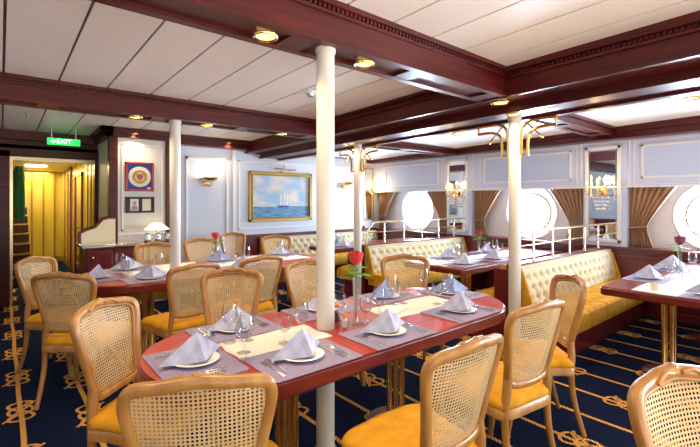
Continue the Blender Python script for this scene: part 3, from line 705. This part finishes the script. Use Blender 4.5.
def cloth(name, label, x0, x1, y0, y1, m, cat='table runner', z=.7515):
    def fn(u, v): return (x0+(x1-x0)*u+.006*math.sin(9*v), y0+(y1-y0)*v+.006*math.sin(11*u), z+.0002+.0002*math.sin(7*u)*math.sin(5*v))
    b = MB(); b.grid(20, 8, fn); me = b.mesh(name, m); cx, cy = (x0+x1)/2, (y0+y1)/2
    for v in me.vertices: v.co.x -= cx; v.co.y -= cy; v.co.z -= z
    o = single(name, me, label, cat, (cx, cy, z)); s = o.modifiers.new('thick', 'SOLIDIFY'); s.thickness = .0008; s.offset = 1
cloth('table_runner', 'cream linen runner down the middle of the large oval table, left of the column', .86, 1.40, 1.83, 2.11, 'linen')
cloth('table_runner', 'cream linen runner on the large oval table, right of the column', 1.90, 2.58, 1.83, 2.12, 'linen')
cloth('table_runner', 'white cloth down the middle of the back oval table', .95, 3.1, 4.5, 5.1, 'white_cloth')
cloth('table_runner', 'white cloth across the right edge window table', 4.02, 6.0, .70, 1.17, 'white_cloth')
cloth('table_runner', 'white cloth across the middle window table', 3.84, 6.0, 2.92, 3.28, 'white_cloth')

# ---------------------------------------------------------------- tableware meshes
me_mat = MB().prism(stadium(-.235, .235, -.165, .165, .01, 3), 0, .003).mesh('placemat', 'placemat')
me_plate = MB().lathe([(.001, .006), (.060, .006), (.072, .010), (.103, .018), (.106, .016), (.075, .004), (.055, 0), (.001, 0)], 28).mesh('plate', 'porcelain', ang=60)
def napkin_mesh(m):
    b = MB(); A = Vector((0, .0, .116))
    def tri(P, Q, n=6, bulge=.010):
        P, Q = Vector(P), Vector(Q); nr = (P-A).cross(Q-A).normalized()
        def fn(u, v):
            w_ = A.lerp(P.lerp(Q, u), v); k = 4*u*(1-u)*v*(1-v*.3); return tuple(w_+nr*bulge*k)
        b.grid(n, n, fn)
    tri((-.165, .035, 0), (0, -.075, .0), 8, -.012); tri((0, -.075, 0), (.165, .035, 0), 8, -.012)
    tri((.148, .050, 0), (.01, -.055, 0), 6, -.006); tri((-.01, -.055, 0), (-.148, .050, 0), 6, -.006)
    tri((.165, .035, 0), (.055, .10, 0), 6, .004); tri((-.055, .10, 0), (-.165, .035, 0), 6, .004)
    return b.mesh('napkin', m, ang=50)
me_nap = napkin_mesh('napkin'); me_bnap = napkin_mesh('blue_napkin')
def cutlery(kind):
    b = MB(); fl = lambda a, c, d: (a, c, d)
    if kind == 'fork':
        b.plate([(-.009, -.10), (.009, -.10), (.005, -.04), (.004, .03), (.012, .045), (.013, .062), (-.013, .062), (-.012, .045), (-.004, .03), (-.005, -.04)], fl, 0, .0028)
        for k in range(4): x = -.0115+.0077*k; b.box(x-.0018, x+.0018, .06, .105, .0005, .0028)
    elif kind == 'knife':
        b.plate([(-.008, -.11), (.008, -.11), (.007, 0), (.011, .02), (.011, .09), (.002, .115), (-.006, .09), (-.006, .0)], fl, 0, .003)
    else:
        b.plate([(-.009, -.10), (.009, -.10), (.004, -.02), (.004, .04), (-.004, .04), (-.004, -.02)], fl, 0, .0028)
        b.sphere((0, .062, .003), .024, 14, (.85, 1.3, .14))
    return b.mesh(kind, 'silver')
me_fork, me_knife, me_spoon = cutlery('fork'), cutlery('knife'), cutlery('spoon')
me_wine = MB().lathe([(.001, .001), (.034, .001), (.034, .003), (.006, .008), (.0035, .02), (.0035, .085), (.012, .095), (.034, .115), (.041, .145), (.038, .175), (.032, .205), (.031, .205), (.037, .175), (.039, .145), (.032, .118), (.010, .099), (.001, .097)], 24).mesh('wine_glass', 'glass', ang=70)
me_water = MB().lathe([(.001, .001), (.032, .001), (.032, .003), (.007, .008), (.004, .02), (.004, .05), (.014, .060), (.036, .08), (.042, .11), (.038, .15), (.037, .15), (.040, .11), (.034, .083), (.012, .064), (.001, .062)], 24).mesh('water_glass', 'glass', ang=70)
ZT = .7525
def setting(x, y, ang, where, tbl, full=True, nap='napkin', nrot=0, nsc=1., glasses=2):
    """place setting; ang: direction the diner faces (degrees from +y, counter-clockwise)"""
    a = math.radians(ang); c, s = math.cos(a), math.sin(a)
    def at(lx, ly): return (x+c*lx-s*ly, y+s*lx+c*ly)
    def put(nm_, me_, lx, ly, dz, lab, cat, r=0, sc_=1.):
        px, py = at(lx, ly); o = single(nm_, me_, lab+' '+where, cat, (px, py, ZT+dz), a+r, '%ss on the %s' % (nm_.replace('_', ' ').replace('knife', 'knive'), tbl)); o.scale = (sc_,)*3
    put('placemat', me_mat, 0, -.01, 0, 'lilac placemat', 'placemat')
    put('plate', me_plate, 0, 0, .0035, 'white plate', 'plate')
    put('folded_napkin', me_bnap if nap == 'blue_napkin' else me_nap, 0, 0, .0225, ('dark blue' if nap == 'blue_napkin' else 'pale')+' folded napkin', 'napkin', math.radians(nrot)-a, nsc)
    put('fork', me_fork, -.150, -.03, .0035, 'inner fork', 'fork')
    put('knife', me_knife, .145, -.03, .0035, 'inner knife', 'knife')
    if full:
        put('fork', me_fork, -.180, -.045, .0035, 'outer fork', 'fork'); put('knife', me_knife, .168, -.04, .0035, 'outer knife', 'knife'); put('spoon', me_spoon, .195, -.035, .0035, 'spoon', 'spoon')
    if glasses > 0: put('wine_glass', me_wine, .12, .19, .0015, 'wine glass', 'glass')
    if glasses > 1: put('water_glass', me_water, .035, .22, .0015, 'low water glass', 'glass')
T1 = 'large oval table'
setting(.69, 1.93, -90, 'at the left end of the large oval table', T1, nrot=15)
setting(1.10, 1.67, 0, 'on the near side of the large oval table, left of column', T1, nrot=12)
setting(1.67, 1.67, 0, 'on the near side of the large oval table, beside the rose', T1, nrot=-5)
setting(2.37, 1.68, 0, 'on the near right of the large oval table', T1, nrot=-12)
setting(1.04, 2.27, 180, 'on the far left of the large oval table', T1, nrot=10)
setting(1.68, 2.29, 180, 'on the large oval table, directly behind the column', T1, nrot=0)
setting(2.27, 2.29, 180, 'on the far right of the large oval table', T1, nap='blue_napkin', nrot=25)
setting(2.77, 2.05, 90, 'at the right end of the large oval table', T1, nap='blue_napkin', nrot=-30, glasses=1)
T2 = 'back oval table'
setting(.72, 4.60, -90, 'at the left end of the back oval table', T2, False, nrot=50)
setting(1.10, 4.26, 0, 'on the back oval table, just in front of its column', T2, False, nrot=0)
setting(1.05, 4.96, 180, 'on the far side of the back oval table, left of column', T2, False, nrot=0)
setting(2.05, 4.26, 0, 'on the near side of the back oval table, right of column', T2, False)
setting(2.93, 4.98, 180, 'at the far right end of the back oval table', T2, False, nrot=0)
setting(2.05, 4.96, 180, 'on the back oval table, by its rose', T2, False, nap='blue_napkin')
T3 = 'middle window table'
setting(4.15, 2.88, 0, 'at the near left corner of the middle window table', T3, False, nrot=-10)
setting(4.80, 2.88, 0, 'on the middle window table, near side, nearer the wall', T3, False, nrot=-15)
setting(4.45, 3.33, 180, 'at the far left corner of the middle window table', T3, False, nrot=20)
setting(5.35, 3.33, 180, 'on the middle window table, far side, nearer the wall', T3, False, nrot=20)
T4 = 'right edge window table'
setting(4.72, 1.22, 180, 'at the far left of the right edge window table', T4, False, nrot=-35)
setting(5.55, 1.22, 180, 'on the right edge window table, nearer the wall', T4, False, nrot=-40, nsc=1.2)
setting(4.25, .70, 0, 'on the near side of the right edge window table', T4, False, nrot=-50)
T5 = 'far corner window table'
setting(4.20, 5.18, 0, 'at the near left of the far corner table', T5, False, glasses=2)
setting(4.30, 5.50, 180, 'at the far left of the far corner table', T5, False, nap='blue_napkin', glasses=1)

def vase_rose(x, y, h, col, where, scale=1.):
    z = .754
    v = single('bud_vase', MB().lathe([(.001, .001), (.026, .001), (.026, .006), (.014, .02), (.013, .06), (.016, .14), (.024, h), (.022, h), (.014, .14), (.011, .06), (.001, .022)], 20).mesh('bud_vase', 'glass', ang=70), 'slim clear bud vase '+where, 'vase', (x, y, z), 0, 'bud vases on the tables')
    t = thing('rose', ('deep purple' if col == 'rose_purple' else 'red')+' rose in the bud vase '+where, 'flower', (x, y, z+.03), 0, 'roses in bud vases')
    H = h+.085-.03
    part('stem', MB().sweep(spline([(0, 0, 0), (.004, .002, H*.5), (0, 0, H)]), .003, 6), 'stem', t)
    b = MB(); c = Vector((0, 0, H+.025))
    b.sphere(c, .014*scale, 10, (1, 1, 1.3))
    for ring, (n, r, hh, tl) in enumerate(((3, .013, .052, .0), (4, .019, .054, .15), (5, .025, .050, .45))):
        for k in range(n):
            a0 = 2*PI*(k+.37*ring)/n
            def fn(u, vv):
                a = a0+(u-.5)*2.6*PI/n; rr = r*(.25+.75*math.sin(min(1, vv*1.9)*PI/2))*(1-.22*vv*(1-tl))+.012*tl*vv**4
                return ((rr*math.cos(a))*scale, (rr*math.sin(a))*scale, c.z+(-.024+hh*.86*vv*(1-.15*(2*u-1)**2))*scale)
            b.grid(6, 5, fn)
    part('petals', b, col, t)
    for k in range(7):
        a = 2*PI*k*.38+.4; zz = H*(.70+.035*k)
        def lf(u, vv):
            wd = .036*math.sin(PI*min(1, max(0, u)))**.8*(vv-.5)*2; l = .10*u
            return (math.cos(a)*l-math.sin(a)*wd, math.sin(a)*l+math.cos(a)*wd, zz+.02*u-.03*u*u+.01*abs(vv-.5))
        part('leaf', MB().grid(8, 4, lf), 'leaf', t)
vase_rose(1.66, 1.93, .285, 'rose_red', 'on the large oval table beside the column', 1.75)
vase_rose(2.02, 4.98, .20, 'rose_red', 'on the back oval table', 1.8)
vase_rose(5.06, 3.28, .18, 'rose_red', 'on the middle window table', 1.5)
vase_rose(5.36, 1.12, .22, 'rose_purple', 'on the right edge window table', 1.9)
vase_rose(4.78, 5.35, .17, 'rose_red', 'on the far corner table behind the bench')
# cruets by the column
def jar(x, y, r, h, fill, label):
    t = thing('condiment_jar', label, 'jar', (x, y, .7545), 0, 'condiment jars beside the column')
    part('jar_body', MB().lathe([(.001, 0), (r, 0), (r, h*.8), (r*.7, h), (r*.66, h), (r*.95, h*.8), (r*.95, .003), (.001, .003)], 18), 'glass', t)
    part('jar_contents', MB().lathe([(.001, .004), (r*.92, .004), (r*.92, h*.7), (.001, h*.7)], 18), fill, t)
    part('jar_lid', MB().lathe([(r*.75, h), (r*.8, h+.018), (r*.3, h+.024), (.005, h+.036), (.001, h+.036)], 18), 'orange_lid', t)
jar(1.585, 2.03, .028, .085, 'dark_sauce', 'small jar of dark sauce with an orange lid, beside the rose vase')
jar(1.545, 1.895, .018, .062, 'linen', 'small pepper pot with orange lid touching the column side')
t = thing('candle_cup', 'small yellow candle cup near the left end of the right edge window table', 'candle', (4.16, 1.04, .7545))
part('cup', MB().lathe([(.001, 0), (.028, 0), (.032, .05), (.029, .05), (.026, .004), (.001, .004)], 18), 'cream', t); part('wax', MB().lathe([(.001, .004), (.026, .004), (.028, .035), (.001, .035)], 16), 'gold', t)
for k, (x, y) in enumerate(((5.55, .93), (5.66, .99))):
    t = thing('cruet', ('white salt pot' if k == 0 else 'dark pepper pot')+' with metal cap beside the purple rose', 'cruet', (x, y, .7545), 0, 'salt and pepper by the purple rose')
    part('pot_body', MB().lathe([(.001, 0), (.022, 0), (.024, .05), (.018, .07), (.001, .07)], 16), 'paper' if k == 0 else 'blue_card', t); part('pot_cap', MB().lathe([(.018, .07), (.019, .085), (.008, .095), (.001, .095)], 16), 'brass', t)
for k, (x, y, r, tb) in enumerate(((2.05, 1.99, .3, 'the large oval table, right of the column'), (5.0, .95, .2, 'the right edge window table'))):
    single('menu_card', MB().box(-.10, .10, -.07, .07, 0, .002).box(-.10, .10, -.07, .0705, .0022, .003).mesh('menu_card', 'paper'), 'white folded menu card lying on '+tb, 'card', (x, y, .7555), r, 'menu cards on the tables')

# ---------------------------------------------------------------- cane back chairs
def by(s, t): return -.225-(t-.56)*.23+.85*s*s
half = [(0, .548), (.08, .550), (.135, .560), (.160, .595), (.172, .66), (.188, .75), (.205, .83), (.214, .89), (.203, .932), (.165, .950), (.11, .957), (.055, .966), (0, .972)]
full_ = half+[(-s, t) for s, t in half[-2:0:-1]]
ol = [(p.x, p.y) for p in spline([(s, t, 0) for s, t in full_], 4, True)]
b = MB(); b.sweep([(s, by(s, t), t) for s, t in ol], .0185, 12, True, (0, 1, 0), 1.0, .55); ME_FRAME = b.mesh('back_frame', 'honey_wood', ang=70)
b = MB()
NR = 8
def shrink(s, t, k): return (s*k, .765+(t-.765)*k)
vs = []; uvs = []
for i in range(NR+1):
    k = max(.02, i/NR)*.965
    for s, t in ol: a, c = shrink(s, t, k); vs.append((a, by(a, c)-.004, c)); uvs.append((a, c))
n = len(ol); b.add(vs, [(i*n+j, i*n+(j+1) % n, (i+1)*n+(j+1) % n, (i+1)*n+j) for i in range(NR) for j in range(n)]+[tuple(range(n-1, -1, -1))], uvs)
ME_CANE = b.mesh('cane_panel', 'cane', ang=80)
b = MB(); b.sweep([(s*.90, by(s*.9, .765+(t-.765)*.90)+.004, .765+(t-.765)*.90) for s, t in ol], .008, 6, True, (0, 1, 0)); ME_BEAD = b.mesh('inner_bead', 'honey_wood', ang=70)
b = MB()
for s_, r in ((0, .017), (.026, .014), (-.026, .014), (.05, .012), (-.05, .012), (.075, .009), (-.075, .009)):
    zt = .984-abs(s_)*.25; b.sphere((s_, by(s_, zt)+.006, zt), r, 10, (1.1, 1.0, .8))
for sg in (-1, 1): b.sweep(spline([(sg*.02, by(0, .97)+.02, .972), (sg*.06, by(.06, .965)+.02, .978), (sg*.10, by(.1, .95)+.02, .955)]), .007, 6)
ME_CREST = b.mesh('crest_carving', 'honey_wood', ang=80)
def seat_ol(k=1.):
    P = [(-.195, -.22), (0, -.235), (.195, -.22), (.215, -.10), (.245, .08), (.252, .18), (.20, .225), (.10, .235), (0, .245), (-.10, .235), (-.20, .225), (-.252, .18), (-.245, .08), (-.215, -.10)]
    return [(p.x*k, p.y*k) for p in spline([(x, y, 0) for x, y in P], 4, True)]
so = seat_ol()
b = MB()
prof = [(.90, .385), (1.0, .392), (1.0, .430), (.97, .440)]
n = len(so); vs = [(x*k, y*k, z+(.018*math.cos(3*math.atan2(y, x))**2 if z < .39 else 0)) for k, z in prof for x, y in so]
b.add(vs, [(i*n+j, i*n+(j+1) % n, (i+1)*n+(j+1) % n, (i+1)*n+j) for i in range(3) for j in range(n)]+[tuple(range(n-1, -1, -1)), tuple(range(3*n, 4*n))])
ME_APRON = b.mesh('seat_frame', 'honey_wood', ang=50)
b = MB(); prof = [(.95, .438), (.99, .448), (.985, .468), (.93, .488), (.75, .500), (.45, .506), (.02, .508)]
vs = [(x*k, y*k, z) for k, z in prof for x, y in so]
b.add(vs, [(i*n+j, i*n+(j+1) % n, (i+1)*n+(j+1) % n, (i+1)*n+j) for i in range(6) for j in range(n)]+[tuple(range(6*n, 7*n))])
ME_SEAT = b.mesh('seat', 'velvet', ang=80)
LEGS = []
for sg in (-1, 1):
    pth = spline([(sg*.205, .185, .43), (sg*.225, .205, .36), (sg*.222, .20, .25), (sg*.205, .185, .12), (sg*.212, .20, .03), (sg*.216, .207, 0)], 4)
    k = len(pth); rr = [.030-.013*min(1, i/(k*.7))+(.004 if i > k-4 else 0) for i in range(k)]
    LEGS.append(MB().sweep(pth, rr, 8, False, (0, 1, 0)).mesh('leg', 'honey_wood', ang=70))
    pth = spline([(sg*.158, by(.158, .59), .60), (sg*.172, -.212, .50), (sg*.178, -.205, .40), (sg*.178, -.225, .22), (sg*.184, -.285, 0)], 4)
    k = len(pth); rr = [.020+.003*(i < k*.5)-.006*max(0, (i/k-.5)*2) for i in range(k)]
    LEGS.append(MB().sweep(pth, rr, 8, False, (0, 1, 0)).mesh('leg', 'honey_wood', ang=70))
def chair(x, y, deg, label, sc_=1.):
    t = thing('dining_chair', label, 'chair', (x, y, 0), math.radians(deg), 'cane backed dining chairs with gold seats'); t.scale = (sc_,)*3
    bf = link('back_frame', ME_FRAME, t); link('inner_bead', ME_BEAD, bf); link('crest_carving', ME_CREST, bf)
    link('cane_panel', ME_CANE, t, label=None); link('seat', ME_SEAT, t); link('seat_frame', ME_APRON, t)
    for m_ in LEGS: link('leg', m_, t)
CH = [
 (.59, 1.50, -28, 'cane chair seen from behind at the bottom left of the picture'),
 (1.36, 1.20, -2, 'cane chair seen from behind right of the bottom centre, before the large oval table'),
 (2.16, 1.30, -8, 'cane chair seen obliquely near the right end of the large oval table'),
 (2.76, 1.41, 47, 'cane chair right at the right end of the large oval table, before the banquette'),
 (.60, 2.24, 222, 'cane chair facing us at the left end of the large oval table'),
 (1.19, 3.73, 8, 'cane chair with its back to us just right of the left column'),
 (1.16, 2.74, 142, 'cane chair facing us across the large oval table, left of column'),
 (1.86, 3.80, 4, 'cane chair with its back to us at the right of the back oval table'),
 (2.03, 2.72, 182, 'cane chair half hidden by the nearest column, facing the camera'),
 (2.74, 2.46, 142, 'cane chair facing us behind the red rose, in front of the cream bench'),
 (.52, 3.83, -40, 'brown cane chair with its back to us, left end of back oval table'),
 (.45, 4.54, 228, 'cane chair nearest the doorway, facing us at the back oval table'),
 (1.475, .06, 158, 'cane chair top at the bottom right corner of the picture'),
 (1.36, 5.17, 162, 'cane chair facing us in front of the sideboard'),
 (2.08, 5.36, 180, 'cane chair facing us just right of the far left column, behind the table'),
 (2.86, 6.0, 188, 'cane chair standing by the back wall under the left wall lamp'),
 (3.05, 5.14, 168, 'cane chair facing us below the framed seascape'),
]
for c in CH: chair(*c)
